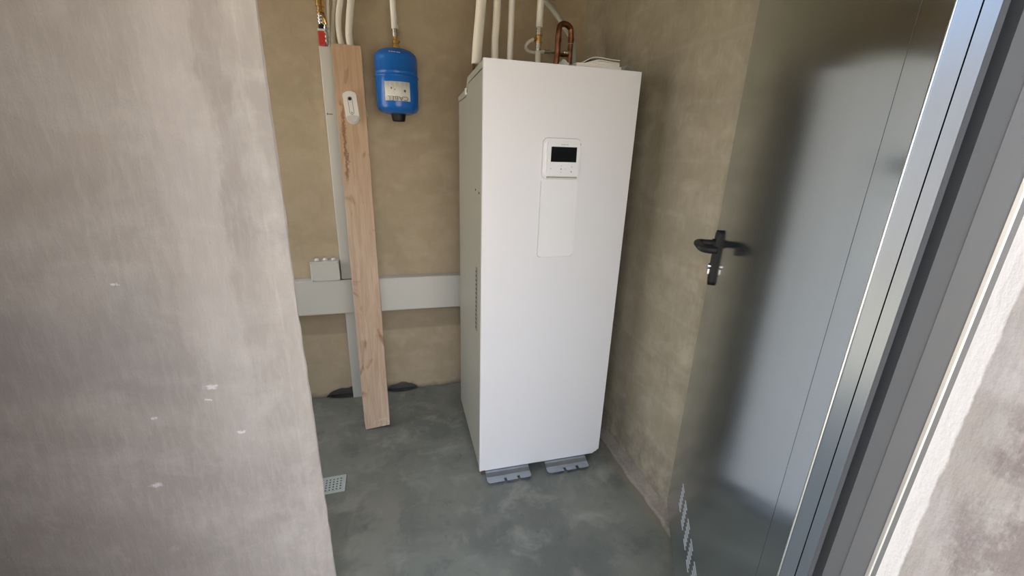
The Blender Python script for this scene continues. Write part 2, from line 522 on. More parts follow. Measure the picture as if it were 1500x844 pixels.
def slab(pts, y_back, y_front, bev=0.0):
    """rounded plate facing -y with softened front rim."""
    bm = bmesh.new()
    fs = prism(bm, pts, 'y', y_back, y_front)
    if bev:
        bm.faces.ensure_lookup_table()
        es = [e for e in bm.edges if all(abs(v.co.y - y_front) < 1e-6 for v in e.verts)]
        bmesh.ops.bevel(bm, geom=es, offset=bev, segments=2, affect='EDGES')
    return bm

def text_mesh(name, body, size, mat, parent, M4, depth=0.0002, align='CENTER'):
    cu = bpy.data.curves.new(name, 'FONT')
    cu.body = body
    cu.size = size
    cu.align_x = align
    cu.align_y = 'CENTER'
    cu.extrude = depth
    tmp = bpy.data.objects.new(name, cu)
    COL.objects.link(tmp)
    dg = bpy.context.evaluated_depsgraph_get()
    me = bpy.data.meshes.new_from_object(tmp.evaluated_get(dg))
    bpy.data.objects.remove(tmp)
    me.transform(M4)
    me.name = name
    me.materials.clear()
    me.materials.append(mat)
    o = bpy.data.objects.new(name, me)
    COL.objects.link(o)
    if parent is not None:
        o.parent = parent
    return o

FACE_Y = Matrix.Rotation(math.radians(90), 4, 'X')      # text lying in xy -> upright, facing -y

# ------------------------------------------------------------------ structure
CEIL = 2.62
YB = 2.411
# yard ground outside
struct(link('ground', B(-14, 14, -30, -0.02, -0.12, -0.02), M['ground']))

# floor: top layer with the two chased-out hollows at its back edge
def hollow(x0, x1, base, amp, n, seed):
    rnd = random.Random(seed)
    out = []
    for i in range(n + 1):
        t = i / n
        s = math.sin(math.pi * t) ** 0.55
        out.append((x0 + (x1 - x0) * t, base + amp * s + (rnd.uniform(-1, 1) * 0.006 if 0 < i < n else 0)))
    return out
bm = bmesh.new()
h1 = hollow(-0.47, -0.24, YB - 0.006, -0.035, 12, 1)
h2 = hollow(-0.13, 0.052, YB - 0.006, -0.032, 12, 2)
pts = [(-1.7, -0.02), (1.3, -0.02), (1.3, YB - 0.006)] + h2[::-1] + h1[::-1] + [(-1.7, YB - 0.006)]
prism(bm, pts, 'z', -0.05, 0.0)
box(bm, -1.7, 1.3, -0.02, 2.62, -0.12, -0.05)
struct(link('floor', bm, M['floor']))

# back wall: front skin with the hollows cut in its foot, solid wall behind
bm = bmesh.new()
g1 = hollow(-0.48, -0.22, 0.0, 0.052, 14, 3)
g2 = hollow(-0.14, 0.066, 0.0, 0.046, 14, 4)
pts = [(-1.7, -0.05), (-0.481, -0.05)] + g1 + [(-0.219, -0.05), (-0.141, -0.05)] + g2 + [(0.067, -0.05), (1.2, -0.05), (1.2, CEIL), (-1.7, CEIL)]
prism(bm, pts, 'y', YB, YB + 0.09)
box(bm, -1.7, 1.2, YB + 0.09, YB + 0.21, -0.05, CEIL)
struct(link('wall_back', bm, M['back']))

# right wall (slightly out of square) and mortar fillet at its foot
bm = bmesh.new()
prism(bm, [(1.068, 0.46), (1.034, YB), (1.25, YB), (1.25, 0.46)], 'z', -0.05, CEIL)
struct(link('wall_right', bm, M['right']))
bm = bmesh.new()
N = 60
rows = []
for i in range(N + 1):
    y = 0.47 + (YB - 0.47) * i / N
    xw = 1.068 + (1.034 - 1.068) * (y - 0.46) / (YB - 0.46)
    j = noise.noise(Vector((y * 9, 3.1, 0))) * 0.012 + noise.noise(Vector((y * 30, 1.1, 0))) * 0.004
    w = (xw - 0.990) + j
    rows.append([bm.verts.new((xw + 0.01, y, 0.022 + j * 0.5)), bm.verts.new((xw - 0.003, y, 0.020 + j * 0.5)),
                 bm.verts.new((xw - w * 0.30, y, 0.009)), bm.verts.new((xw - w * 0.65, y, 0.004)),
                 bm.verts.new((xw - w, y, 0.0005)), bm.verts.new((xw + 0.01, y, 0.0005))])
for a, b in zip(rows, rows[1:]):
    for k in range(6):
        bm.faces.new((a[k], a[(k + 1) % 6], b[(k + 1) % 6], b[k]))
bm.faces.new(rows[0][::-1]); bm.faces.new(rows[-1])
struct(link('baseboard_right', bm, M['cove'], smooth=True, label='rough mortar fillet along the foot of the right wall'))

# inner partition wall on the left of the view with softly broken arris
bm = bmesh.new()
xc = -0.2405
outline = [(-1.7, 1.0), (-0.32, 1.0), (xc - 0.038, 1.0), (xc - 0.033, 1.001), (xc - 0.028, 1.004), (xc - 0.008, 1.0155), (xc - 0.002, 1.019), (xc, 1.024), (xc - 0.040, 1.155), (xc - 0.050, 1.165), (-1.7, 1.165)]
NO = len(outline)
NZ = 180
rings = []
for i in range(NZ + 1):
    z = -0.01 + (CEIL + 0.01) * i / NZ
    ring = []
    for q, (x, y) in enumerate(outline):
        dx = dy = 0
        if 1 < q < NO - 1:
            dx = noise.noise(Vector((z * 3, q * 0.2, 5))) * 0.004 + noise.noise(Vector((z * 22, q * 0.7, 2))) * 0.0016
            dy = noise.noise(Vector((z * 3, q * 0.2, 9))) * 0.003
            dx -= 0.004 * (z - 1.0)
        ring.append(bm.verts.new((x + dx, y + dy, z)))
    rings.append(ring)
for a, b in zip(rings, rings[1:]):
    for k in range(NO):
        bm.faces.new((a[k], a[(k + 1) % NO], b[(k + 1) % NO], b[k]))
bm.faces.new(rings[0][::-1]); bm.faces.new(rings[-1])
struct(link('wall_inner', bm, M['inner']))

bm = bmesh.new()
for y0_, y1_, z0_, z1_ in ((-0.02, 1.22, -0.05, CEIL), (2.38, 2.62, -0.05, CEIL), (1.22, 2.38, -0.05, 0.6), (1.22, 2.38, 2.35, CEIL)):
    box(bm, -1.9, -1.7, y0_, y1_, z0_, z1_)
struct(link('wall_left', bm, M['back'], label='side wall with an open window beyond the inner wall'))  # window opening is out of view, added for light from the left
struct(link('yard_wall', B(-12, 9, -5.6, -5.4, -0.02, 2.7), M['facade'], label='rendered boundary wall across the yard'))  # added out of view: darkens what the door edge reflects
struct(link('side_wall', B(-3.9, -3.7, -5.4, 6, -0.12, 2.4), M['yard_white'], label='rendered boundary wall beside the building'))  # added out of view: sunlit reflector outside the left window
struct(link('side_ground', B(-3.7, -2.2, -0.02, 6, -0.12, -0.02), M['ground']))
# front wall pieces round the doorway
LINT = 2.17
bm = bmesh.new()
prism(bm, [(0.6335, -0.02), (0.6335, 0.2868), (0.655, 0.345), (0.76, 0.46), (1.6, 0.46), (1.6, -0.02)], 'z', -0.05, CEIL)
struct(link('wall_front_right', bm, M['reveal']))
bm = bmesh.new()
prism(bm, [(-0.42, 0.27), (-0.62, -0.02), (-2.2, -0.02), (-2.2, 0.46), (-0.62, 0.46), (-0.42, 0.36)], 'z', -0.05, CEIL)  # splayed, out of view, so more light reaches the inner wall
struct(link('wall_front_left', bm, M['facade']))
struct(link('wall_front_lintel', B(-0.42, 0.6335, -0.02, 0.46, LINT, CEIL), M['facade']))
struct(link('ceiling', B(-1.9, 1.3, -0.02, 2.62, CEIL, CEIL + 0.18), M['ceiling']))
struct(link('roof', B(-2.3, 1.7, -0.35, 2.7, CEIL + 0.18, CEIL + 0.30), M['facade'], label='projecting roof slab over the doorway'))

# ------------------------------------------------------------------ door frame (galvanised profile)
def frame_side(mirror=False):
    # seen faces: inner flat, step fold, outer flat, rolled lip
    P = [(0.612, 0.3340), (0.6168, 0.3150), (0.6158, 0.3146), (0.6248, 0.2925), (0.6262, 0.2905), (0.6282, 0.2895),
         (0.6335, 0.2852), (0.6335, 0.300), (0.650, 0.345), (0.622, 0.352)]
    if mirror:
        P = [(0.2135 - x, y) for x, y in P]
    return P
fr = empty('door_frame', (0, 0, 0))
struct(fr)
P = frame_side()
bm = bmesh.new(); prism(bm, P, 'z', 0.0, LINT)
link('hinge_jamb', bm, M['frame'], fr)
bm = bmesh.new(); prism(bm, [(0.6237, 0.2918), (0.6246, 0.2884), (0.6262, 0.2872), (0.6276, 0.2880), (0.6268, 0.2925)], 'z', 0.0, LINT - 0.03)
link('lip', bm, M['frame_lip'], fr, label='bright bare zinc lip of the frame')  # bright colour paints the highlight on the frame edge
bm = bmesh.new(); prism(bm, frame_side(True), 'z', 0.0, LINT)
link('latch_jamb', bm, M['frame'], fr)
bm = bmesh.new(); prism(bm, [(0.334, LINT), (0.334, LINT - 0.03), (0.292, LINT - 0.02), (0.285, LINT)], 'x', -0.40, 0.615)
link('head', bm, M['frame'], fr)
struct(link('threshold', B(-0.40, 0.6335, 0.30, 0.46, 0.0, 0.07), M['cove']))

# ------------------------------------------------------------------ door leaf, open inwards
DW, DT, DH = 0.927, 0.0475, 2.02
ang = math.atan2(math.cos(math.radians(30.8)), math.sin(math.radians(30.8)))
door = empty('door_1', (0.5407, 0.3492, 0.10), ang)
struct(door)
bm = bmesh.new()
prof = [(0.0010, -0.0008), (0.0, -0.0030), (0.0, -0.0212), (0.0030, -0.0215), (0.0030, -0.0224), (0.0, -0.0227), (0.0, -0.0372),
        (0.0018, -0.0382), (0.0060, -0.0410), (0.0075, -0.0475), (DW, -0.0475), (DW, -0.001), (DW - 0.001, 0.0),
        (0.0645, 0.0), (0.0640, -0.0007), (0.0635, -0.0007), (0.0630, 0.0), (0.0030, 0.0)]
fs = prism(bm, prof, 'z', 0, DH)
for i, f in enumerate(fs):
    if i <= 8 or i == 17:
        f.material_index = 1
    if i in (7, 8, 13, 14, 15):
        f.material_index = 2  # rear fold and crease faces carry painted shade
leaf = link('door_leaf', bm, [M['door'], M['door_edge'], M['seam']], door)
# bright bead: the highlight on the folded edge, put into the colour
link('edge_bead', T([(0.0012, -0.0006, 0.001), (0.0012, -0.0006, DH - 0.001)], 0.0014, seg=8), M['frame_lip'], door, smooth=True, label='bright folded edge of the galvanised leaf')
# vents: rows of pressed louvre slots, 8 groups of 6
sm = B(-0.021, 0.021, -0.001, 0.0014, -0.0013, 0.0013, bev=0.0007, seg=1)
first = link('vent_slot', sm, M['louvre'], door)
smesh = first.data
gi = 0
for g in range(8):
    for r in range(6):
        gx = 0.69 - g * 0.0755
        z = 0.195 + r * 0.0165
        if gi == 0:
            o = first
        else:
            o = first.copy(); COL.objects.link(o); o.parent = door
        o.location = (gx, 0, z)
        gi += 1
# handle: long plate, lever returning to the door, key cylinder
hx = 0.862
hz = 1.095
plate = link('handle_plate', slab(rrect(-0.0165, 0.0165, 0.957, 1.138, 0.014), 0.0, 0.012, 0.003), M['black'], door)
plate.location = (hx, 0, 0)
bm = T([(hx, 0.010, hz), (hx, 0.030, hz), (hx, 0.050, hz), (hx - 0.004, 0.060, hz), (hx - 0.016, 0.066, hz), (hx - 0.045, 0.066, hz),
        (hx - 0.080, 0.065, hz), (hx - 0.102, 0.061, hz), (hx - 0.114, 0.050, hz), (hx - 0.117, 0.036, hz), (hx - 0.117, 0.024, hz)],
       lambda t: 0.0108, seg=14, curve=4)
link('lever', bm, M['black'], door, smooth=True)
link('lever_rose', L([(0.0, 0.0), (0.0145, 0.0), (0.0145, 0.008), (0.0125, 0.010), (0, 0.010)], (hx, 0.011, hz), 24, 'y'), M['black'], door, smooth=False)
cyl = link('key_cylinder', L([(0, 0), (0.0085, 0), (0.0085, 0.009), (0.0075, 0.010), (0, 0.010)], (hx, 0.012, 1.020), 24, 'y'), M['steel'], door, label='small bright key cylinder')
link('cylinder_tail', B(hx - 0.005, hx + 0.005, 0.012, 0.020, 0.993, 1.011, bev=0.002), M['steel'], cyl)
for hz_ in (0.22, 1.75):
    link('hinge', T([(-0.002, -0.052, hz_), (-0.002, -0.052, hz_ + 0.11)], 0.0055, seg=14), M['door_edge'], door, smooth=False)

# ------------------------------------------------------------------ heat pump cabinet
CX0, CX1, CY0, CY1, CZ0, CZ1 = 0.3045, 0.9085, 1.553, 2.17, 0.030, 1.754
cab = empty('heat_pump_cabinet', (CX0, CY0, 0))
tag(cab, 'tall white indoor heat pump cabinet with small black display, standing on grey feet', 'water heater')
def cabobj(name, bm, mat, parent=None, **k):
    bmesh.ops.translate(bm, verts=bm.verts, vec=(-CX0, -CY0, 0))
    return link(name, bm, mat, parent or cab, **k)
# body shell under the lid line
side_prof = [(CY0 + 0.022, CZ0), (CY1, CZ0), (CY1, 1.672), (CY0 + 0.395, 1.672), (CY0 + 0.355, 1.690), (CY0 + 0.335, 1.716), (CY0 + 0.022, 1.724)]
bm = bmesh.new(); prism(bm, side_prof, 'x', CX0 + 0.002, CX1 - 0.002)
body = cabobj('body', bm, M['side'])
# lid with stepped rear
lid_prof = [(CY0 + 0.022, 1.727), (CY0 + 0.337, 1.719), (CY0 + 0.358, 1.693), (CY0 + 0.372, 1.687), (CY0 + 0.372, 1.712), (CY0 + 0.345, 1.742), (CY0 + 0.022, 1.750)]
bm = bmesh.new(); prism(bm, lid_prof, 'x', CX0, CX1)
cabobj('lid', bm, M['side'])
bm = bmesh.new(); prism(bm, [(CY0 + 0.40, 1.675), (CY1 + 0.002, 1.675), (CY1 + 0.002, 1.695), (CY0 + 0.40, 1.703)], 'x', CX0, CX1)
cabobj('rear_cover', bm, M['side'])
cabobj('lid_clip', B(CX0 - 0.004, CX0 + 0.02, CY0 + 0.374, CY0 + 0.398, 1.680, 1.706, bev=0.003), M['pvc_white'])
# front panel, slightly proud, bottom right corner notched
fp = [(CX0, CZ0), (CX1 - 0.030, CZ0), (CX1 - 0.027, CZ0 + 0.009), (CX1 - 0.011, CZ0 + 0.012), (CX1 - 0.009, CZ0 + 0.020), (CX1 + 0.001, CZ0 + 0.022), (CX1 + 0.001, CZ1), (CX0, CZ1)]
bm = slab(fp, CY0 + 0.020, CY0, 0.0015)
front = cabobj('front_panel', bm, M['white'])
# control strip
cabobj('panel_recess', slab(rrect(0.5300, 0.6860, 1.3585, 1.5085, 0.022), CY0 + 0.001, CY0 - 0.0008, 0.0004), M['seam_grey'])  # thin grey rims, slightly proud, paint the dark gap round the covers
cabobj('panel_recess', slab(rrect(0.5302, 0.6828, 1.0510, 1.3575, 0.013), CY0 + 0.001, CY0 - 0.0008, 0.0004), M['seam_grey'])
cabobj('control_strip', slab(rrect(0.532, 0.684, 1.360, 1.506, 0.020), CY0 + 0.001, CY0 - 0.010, 0.005), M['panel_white'])
cabobj('blank_cover', slab(rrect(0.532, 0.681, 1.053, 1.3585, 0.012), CY0 + 0.001, CY0 - 0.006, 0.0035), M['panel_white'])
ctl = cabobj('controller', slab(rrect(0.5445, 0.674, 1.370, 1.494, 0.007), CY0 - 0.009, CY0 - 0.022, 0.002), M['panel_white'])
cabobj('controller_tray', slab(rrect(0.548, 0.672, 1.363, 1.369, 0.002), CY0 - 0.009, CY0 - 0.014, 0.001), M['side'])
cabobj('display', slab(rrect(0.5585, 0.6605, 1.4225, 1.4765, 0.001), CY0 - 0.0215, CY0 - 0.0228), M['screen'], ctl, label='black rectangular display')
FY = CY0 - 0.0226
def ctxt(body_, size, x, z, mat, par, y=FY):
    return text_mesh('lettering', body_, size, mat, par, Matrix.Translation((x - CX0, y - CY0, z)) @ FACE_Y)
ctxt('SAMSUNG', 0.0062, 0.6105, 1.4845, M['ink_light'], ctl)
def icon(x, z, r=0.0022):
    return cabobj('icon', slab([(x + r * math.cos(a * math.pi / 6), z + r * math.sin(a * math.pi / 6)) for a in range(12)], FY + 0.0006, FY), M['ink_light'], ctl)
for x, z, r in ((0.5600, 1.398, 0.0016), (0.6015, 1.409, 0.0014), (0.6015, 1.397, 0.0026), (0.6015, 1.385, 0.0016), (0.6185, 1.397, 0.0014), (0.6440, 1.406, 0.0018), (0.6430, 1.388, 0.0030)):
    icon(x, z, r)
cabobj('indicator', L([(0, 0), (0.0028, 0), (0.0028, -0.004), (0, -0.004)], (0.6775, CY0 - 0.0075, 1.487), 16, 'y'), M['black'], label='small dark indicator lamp')
# side details: louvred vent recess and two screws
bm = B(CX0 - 0.0006, CX0 + 0.004, 1.654, 1.684, 0.700, 0.985, bev=0.0008, seg=1)
vent = cabobj('side_vent', bm, plain('grey_vent', (0.22, 0.22, 0.20), 0.5))
for i in range(14):
    cabobj('vent_hole', B(CX0 - 0.0010, CX0 + 0.001, 1.659, 1.679, 0.712 + i * 0.0195, 0.719 + i * 0.0195), M['void'], vent)
for y, z in ((1.699, 1.303), (1.622, 1.297)):
    cabobj('screw', L([(0, 0), (0.0045, 0), (0.0035, 0.002), (0, 0.002)], (CX0 - 0.0012, y, z), 12, 'x'), M['rust'])
cabobj('corner_clip', B(CX0 + 0.008, CX0 + 0.026, CY0 - 0.002, CY0 + 0.02, 0.012, 0.034, bev=0.002), M['rust'], label='small dark clip at the bottom left corner')
# feet: pressed brackets with three rounded tabs
def foot(x0, x1):
    w = x1 - x0
    tabs = [(0.0, 0.38), (0.44, 0.68), (0.74, 1.0)]
    f = 1.488 - CY0
    bm = bmesh.new()
    # sloping tray from cabinet bottom to tab line
    ys = [(0.03, 0.029), (0.0, 0.028), (-0.012, 0.026), (-0.030, 0.017), (-0.045, 0.014)]
    for (ya, za), (yb, zb) in zip(ys, ys[1:]):
        a = [bm.verts.new((x0, ya, za)), bm.verts.new((x1, ya, za)), bm.verts.new((x1, yb, zb)), bm.verts.new((x0, yb, zb))]
        b = [bm.verts.new((v.co.x, v.co.y, v.co.z - 0.003)) for v in a]
        bm.faces.new(a); bm.faces.new(b[::-1])
        for i in range(4):
            bm.faces.new((a[i], a[(i + 1) % 4], b[(i + 1) % 4], b[i]))
    for i, (a, b) in enumerate(tabs):
        xa, xb = x0 + a * w, x0 + b * w
        ra = 0.016 if i == 0 else 0.005
        rb = 0.016 if i == 2 else 0.005
        pts = [(xa, -0.044), (xb, -0.044), (xb, f + rb)]
        pts += [(xb - rb + rb * math.cos(t * math.pi / 8), f + rb - rb * math.sin(t * math.pi / 8)) for t in (1, 2, 3, 4)]
        pts += [(xa + ra - ra * math.sin(t * math.pi / 8), f + ra - ra * math.cos(t * math.pi / 8)) for t in (0, 1, 2, 3, 4)]
        prism(bm, pts, 'z', 0.011, 0.014)
        # little downturned lip
        box(bm, xa + ra, xb - rb, f + 0.0, f + 0.003, 0.001, 0.013)
    box(bm, x0 + 0.02, x1 - 0.02, 0.02, 0.05, 0.0, 0.028)
    bmesh.ops.translate(bm, verts=bm.verts, vec=(-CX0, 0, 0))
    return link('foot_bracket', bm, M['bracket'], cab, label='galvanised bracket foot with three rounded tabs')
foot(0.331, 0.540)
foot(0.622, 0.835)
cabobj('plinth', B(CX0 + 0.03, CX1 - 0.03, CY0 + 0.06, CY1 - 0.02, 0.0, 0.031), M['void'])

# ------------------------------------------------------------------ pipes rising from the cabinet
def knurl(r, z0, z1, n, amp):
    out = [(0, z0)]
    for i in range(n):
        a = z0 + (z1 - z0) * i / n
        b = z0 + (z1 - z0) * (i + 1) / n
        rr = r + (amp if i % 2 else 0)
        out += [(rr, a), (rr, b)]
    out.append((0, z1))
    return out

p = empty('insulated_pipe', (0.37, 2.0, 1.70))
tag(p, 'thick white insulated pipe at the left edge of the heat pump cabinet top', 'pipe', 'insulated pipes')
def rel(o, bm):
    bmesh.ops.translate(bm, verts=bm.verts, vec=-Vector(o.location))
    return bm
link('insulation', rel(p, T([(0.360, 2.0, 1.812), (0.366, 2.0, 1.90), (0.380, 2.0, 2.054), (0.392, 2.0, 2.3), (0.395, 2.0, CEIL)], 0.0215, 20, curve=5)), M['foam'], p, smooth=True)
for dx in (-0.010, 0.010):
    link('copper_tube', rel(p, T([(0.356 + dx, 2.0, 1.7035), (0.360 + dx, 2.0, 1.82)], 0.0055, 12)), M['copper'], p, smooth=True, label='bare copper tube end')

def simple_pipe(name, label, pts, r, mat, group=None, base=None, curve=5):
    o = link(name, T(pts, r, 18, curve=curve), mat, None, smooth=True)
    tag(o, label, 'pipe', group)
    return o
simple_pipe('insulated_pipe', 'second white insulated pipe from the left rising out of the heat pump cabinet', [(0.441, 2.0, 1.7035), (0.4425, 2.0, 1.80), (0.441, 2.0, 1.90), (0.446, 2.0, 1.99), (0.448, 2.0, 2.08), (0.452, 2.0, 2.3), (0.452, 2.0, CEIL)], 0.0160, M['foam'], 'insulated pipes')
simple_pipe('insulated_pipe', 'slim straight white pipe, third from the left above the heat pump cabinet', [(0.508, 2.0, 1.7035), (0.510, 2.0, 1.85), (0.5125, 2.0, 2.07), (0.515, 2.0, 2.3), (0.515, 2.0, CEIL)], 0.0135, M['pvc_white'], 'insulated pipes')
# valve pipe
p = empty('valve_pipe', (0.64, 2.0, 1.69))
tag(p, 'white pipe with brass and nickel tee fitting above the heat pump cabinet', 'pipe', 'insulated pipes')
link('lower_pipe', rel(p, T([(0.6405, 2.0, 1.7035), (0.640, 2.0, 1.886)], 0.0130, 18)), M['pvc_white'], p, smooth=True)
link('upper_pipe', rel(p, T([(0.6395, 2.0, 1.980), (0.641, 2.0, 2.10), (0.643, 2.0, CEIL)], 0.0145, 18)), M['pvc_white'], p, smooth=True)
link('lower_coupling', rel(p, L(knurl(0.0105, 1.884, 1.920, 7, 0.0025), (0.6395, 2.0, 0), 24)), M['nickel'], p)
link('upper_coupling', rel(p, L(knurl(0.0115, 1.948, 1.982, 7, 0.0025), (0.6395, 2.0, 0), 24)), M['nickel'], p)
bm = L([(0, 1.918), (0.0155, 1.918), (0.0155, 1.922), (0.0120, 1.923), (0.0120, 1.944), (0.0165, 1.945), (0.0165, 1.949), (0, 1.949)], (0.6395, 2.0, 0), 24)
tube(bm, [(0.6395, 2.0, 1.932), (0.616, 2.0, 1.930)], 0.009, 14)
link('tee', rel(p, bm), M['brass'], p)
# thin white hose loop
p = empty('hose_loop', (0.60, 2.0, 1.90))
tag(p, 'thin white hose looping behind the brass tee towards the copper bend', 'hose')
link('hose', rel(p, T([(0.617, 2.001, 1.930), (0.602, 2.004, 1.924), (0.589, 2.012, 1.912), (0.588, 2.022, 1.900), (0.602, 2.030, 1.889), (0.630, 2.028, 1.884), (0.660, 2.008, 1.885), (0.674, 2.0, 1.886)], 0.0075, 14, curve=5)), M['white_hose'], p, smooth=True)
link('hose_coupling', rel(p, L([(0, 0.668), (0.0085, 0.668), (0.0085, 0.676), (0.007, 0.677), (0.007, 0.682), (0.0085, 0.683), (0.0085, 0.694), (0.006, 0.695), (0.006, 0.716), (0, 0.716)], (0, 2.0, 1.887), 18, 'x')), M['nickel'], p)
# copper bend
p = empty('copper_bend', (0.76, 2.0, 1.70))
tag(p, 'weathered copper pipe bent in an upside-down U above the white cabinet', 'pipe')
R = 0.034
pts = [(0.728, 2.0, 1.7035), (0.7285, 2.0, 1.80), (0.731, 2.0, 1.90), (0.732, 2.0, 1.965)]
arc = [(0.732 + R - R * math.cos(a), 2.0 + 0.012 * (1 - math.cos(a)), 1.978 + 0.028 * math.sin(a) ** 0.8) for a in [math.pi * k / 8 for k in range(1, 8)]]
pts += arc + [(0.801, 2.024, 1.965), (0.801, 2.024, 1.90), (0.799, 2.024, 1.7035)]
link('copper_tube', rel(p, T(pts, 0.0125, 18, curve=4)), M['copper'], p, smooth=True)
link('solder_socket', rel(p, T([(0.7315, 2.0, 1.930), (0.732, 2.0, 1.962)], 0.0142, 18)), M['copper'], p, smooth=False)
link('solder_socket', rel(p, T([(0.801, 2.024, 1.935), (0.801, 2.024, 1.962)], 0.0142, 18)), M['copper'], p, smooth=False)
link('solder_ring', rel(p, T([(0.801, 2.024, 1.9315), (0.801, 2.024, 1.9345)], 0.0146, 18)), M['nickel'], p, label='shiny solder ring')
link('tee_branch', rel(p, T([(0.728, 2.0, 1.884), (0.760, 2.012, 1.882), (0.800, 2.024, 1.890)], 0.0080, 14, curve=4)), M['copper'], p, smooth=True)
link('vent_valve', rel(p, L(knurl(0.0085, 0.765, 0.792, 5, 0.003), (0, 2.018, 1.894), 18, 'x')), M['nickel'], p, label='small ridged nickel valve')
# flexible grey hose behind
o = simple_pipe('flexible_hose', 'grey flexible hose slanting down behind the copper bend', [(0.690, 2.25, 2.40), (0.700, 2.22, 2.20), (0.727, 2.2, 2.148), (0.764, 2.19, 2.110), (0.800, 2.18, 2.070), (0.842, 2.15, 2.005), (0.858, 2.12, 1.95), (0.862, 2.11, 1.87), (0.860, 2.10, 1.722)], 0.0125, M['hose'])
o['category'] = 'hose'

# ------------------------------------------------------------------ bag with manuals on the cabinet
ZT = 1.752
man = empty('manual_booklets', (0.74, 1.68, ZT))
tag(man, 'stack of white booklets lying on top of the heat pump cabinet', 'booklet')
def sheet(x0, x1, y0, y1, z, th, curl, n=14):
    bm = bmesh.new()
    rr = []
    for i in range(n + 1):
        t = i / n
        x = x0 + (x1 - x0) * t
        zz = z - curl * max(0, (0.35 - t) / 0.35) ** 1.5 + 0.002 * math.sin(t * 5)
        rr.append([bm.verts.new((x, y0, zz)), bm.verts.new((x, y1, zz)), bm.verts.new((x, y1, zz + th)), bm.verts.new((x, y0, zz + th))])
    for a, b in zip(rr, rr[1:]):
        for k in range(4):
            bm.faces.new((a[k], a[(k + 1) % 4], b[(k + 1) % 4], b[k]))
    bm.faces.new(rr[0][::-1]); bm.faces.new(rr[-1])
    return bm
link('booklet', rel(man, sheet(0.690, 0.838, 1.60, 1.80, ZT + 0.0220, 0.010, 0.010)), M['paper'], man)
link('booklet', rel(man, sheet(0.712, 0.842, 1.61, 1.79, ZT + 0.0350, 0.004, 0.012)), M['paper'], man)
link('booklet', rel(man, sheet(0.660, 0.844, 1.595, 1.80, ZT + 0.0030, 0.018, 0.0)), M['pvc_white'], man)
link('cover_sheet', rel(man, sheet(0.682, 0.838, 1.60, 1.81, ZT + 0.0430, 0.0025, 0.026)), M['paper'], man, label='curled top sheet')
def crinkle(name, label, x0, x1, y0, y1, zf, seed):
    bm = bmesh.new()
    n, m = 26, 14
    rows = []
    for i in range(n + 1):
        r_ = []
        for j in range(m + 1):
            u, v = i / n, j / m
            x = x0 + (x1 - x0) * u; y = y0 + (y1 - y0) * v
            z0_ = zf(u, v)
            z = z0_ + (noise.noise(Vector((x * 60, y * 40, seed))) * 0.006 if z0_ > ZT + 0.004 else 0)
            x = min(x, 0.650) if 0 < u < 0.155 else x
            r_.append(bm.verts.new((x + noise.noise(Vector((x * 30, y * 30, seed + 4))) * 0.004, y, max(ZT + 0.0008, z))))
        rows.append(r_)
    for i in range(n):
        for j in range(m):
            bm.faces.new((rows[i][j], rows[i + 1][j], rows[i + 1][j + 1], rows[i][j + 1]))
    o = link(name, bm, M['film'], None, smooth=False)
    md = o.modifiers.new('thick', 'SOLIDIFY'); md.thickness = 0.0006
    return o
def zf(u, v):
    peak = 0.044 * math.exp(-((u - 0.05) / 0.040) ** 2) * math.exp(-((v - 0.3) / 0.3) ** 2)
    tail = 0.032 * max(0, min(1, (u - 0.81) / 0.02)) * max(0, (1 - u) / 0.19) ** 0.8
    if u > 0.155:
        peak = 0
    return ZT + max(0.0012, peak, tail)
bag = crinkle('plastic_bag', '', 0.616, 0.905, 1.585, 1.83, zf, 3.0)
tag(bag, 'crumpled clear plastic bag wrapped round the booklets on the cabinet', 'bag')

# ------------------------------------------------------------------ left side: trunking, box, pipes, plank
o = empty('horizontal_trunking', (-0.6, 2.35, 0.556))
tag(o, 'wide white cable trunking running horizontally along the back wall', 'trunking')
def tr_prof(h0, h1, y0=2.352, y1=YB):
    return [(y1, h0), (y0 + 0.002, h0), (y0, h0 + 0.002), (y0, h1 - 0.002), (y0 + 0.002, h1), (y1, h1)]
bm = bmesh.new(); prism(bm, tr_prof(0.556, 0.738), 'x', -1.3, 1.03)
link('trunking_body', rel(o, bm), M['pvc'], o)
bm = bmesh.new(); prism(bm, tr_prof(0.560, 0.7535, 2.3495, 2.353), 'x', -1.3, 1.03)
link('cover', rel(o, bm), M['pvc'], o)
bm = bmesh.new(); box(bm, -1.3, 1.03, 2.353, YB, 0.738, 0.752)
link('top_edge', rel(o, bm), M['pvc'], o)

o = empty('vertical_trunking', (-0.294, 2.36, 0))
tag(o, 'white vertical cable trunking on the back wall, half hidden by the plank', 'trunking')
bm = B(-0.322, -0.262, 2.366, YB - 0.001, 0.0, 0.5545, bev=0.0015, seg=1)
box(bm, -0.322, -0.262, 2.366, YB - 0.001, 0.7545, 1.898, bev=0.0015, seg=1)
link('trunking_body', rel(o, bm), M['pvc'], o)
link('cover', rel(o, B(-0.3195, -0.2645, 2.3625, 2.3665, 0.756, 1.897, bev=0.001, seg=1)), M['pvc'], o)
link('arrow_mark', rel(o, (lambda b: (box(b, -0.312, -0.288, 2.3618, 2.3626, 1.6, 1.6035), prism(b, [(-0.3165, 1.60175), (-0.311, 1.608), (-0.311, 1.5955)], 'y', 2.3618, 2.3626), b)[2])(bmesh.new())), M['ink'], o, label='small black arrow pointing left')

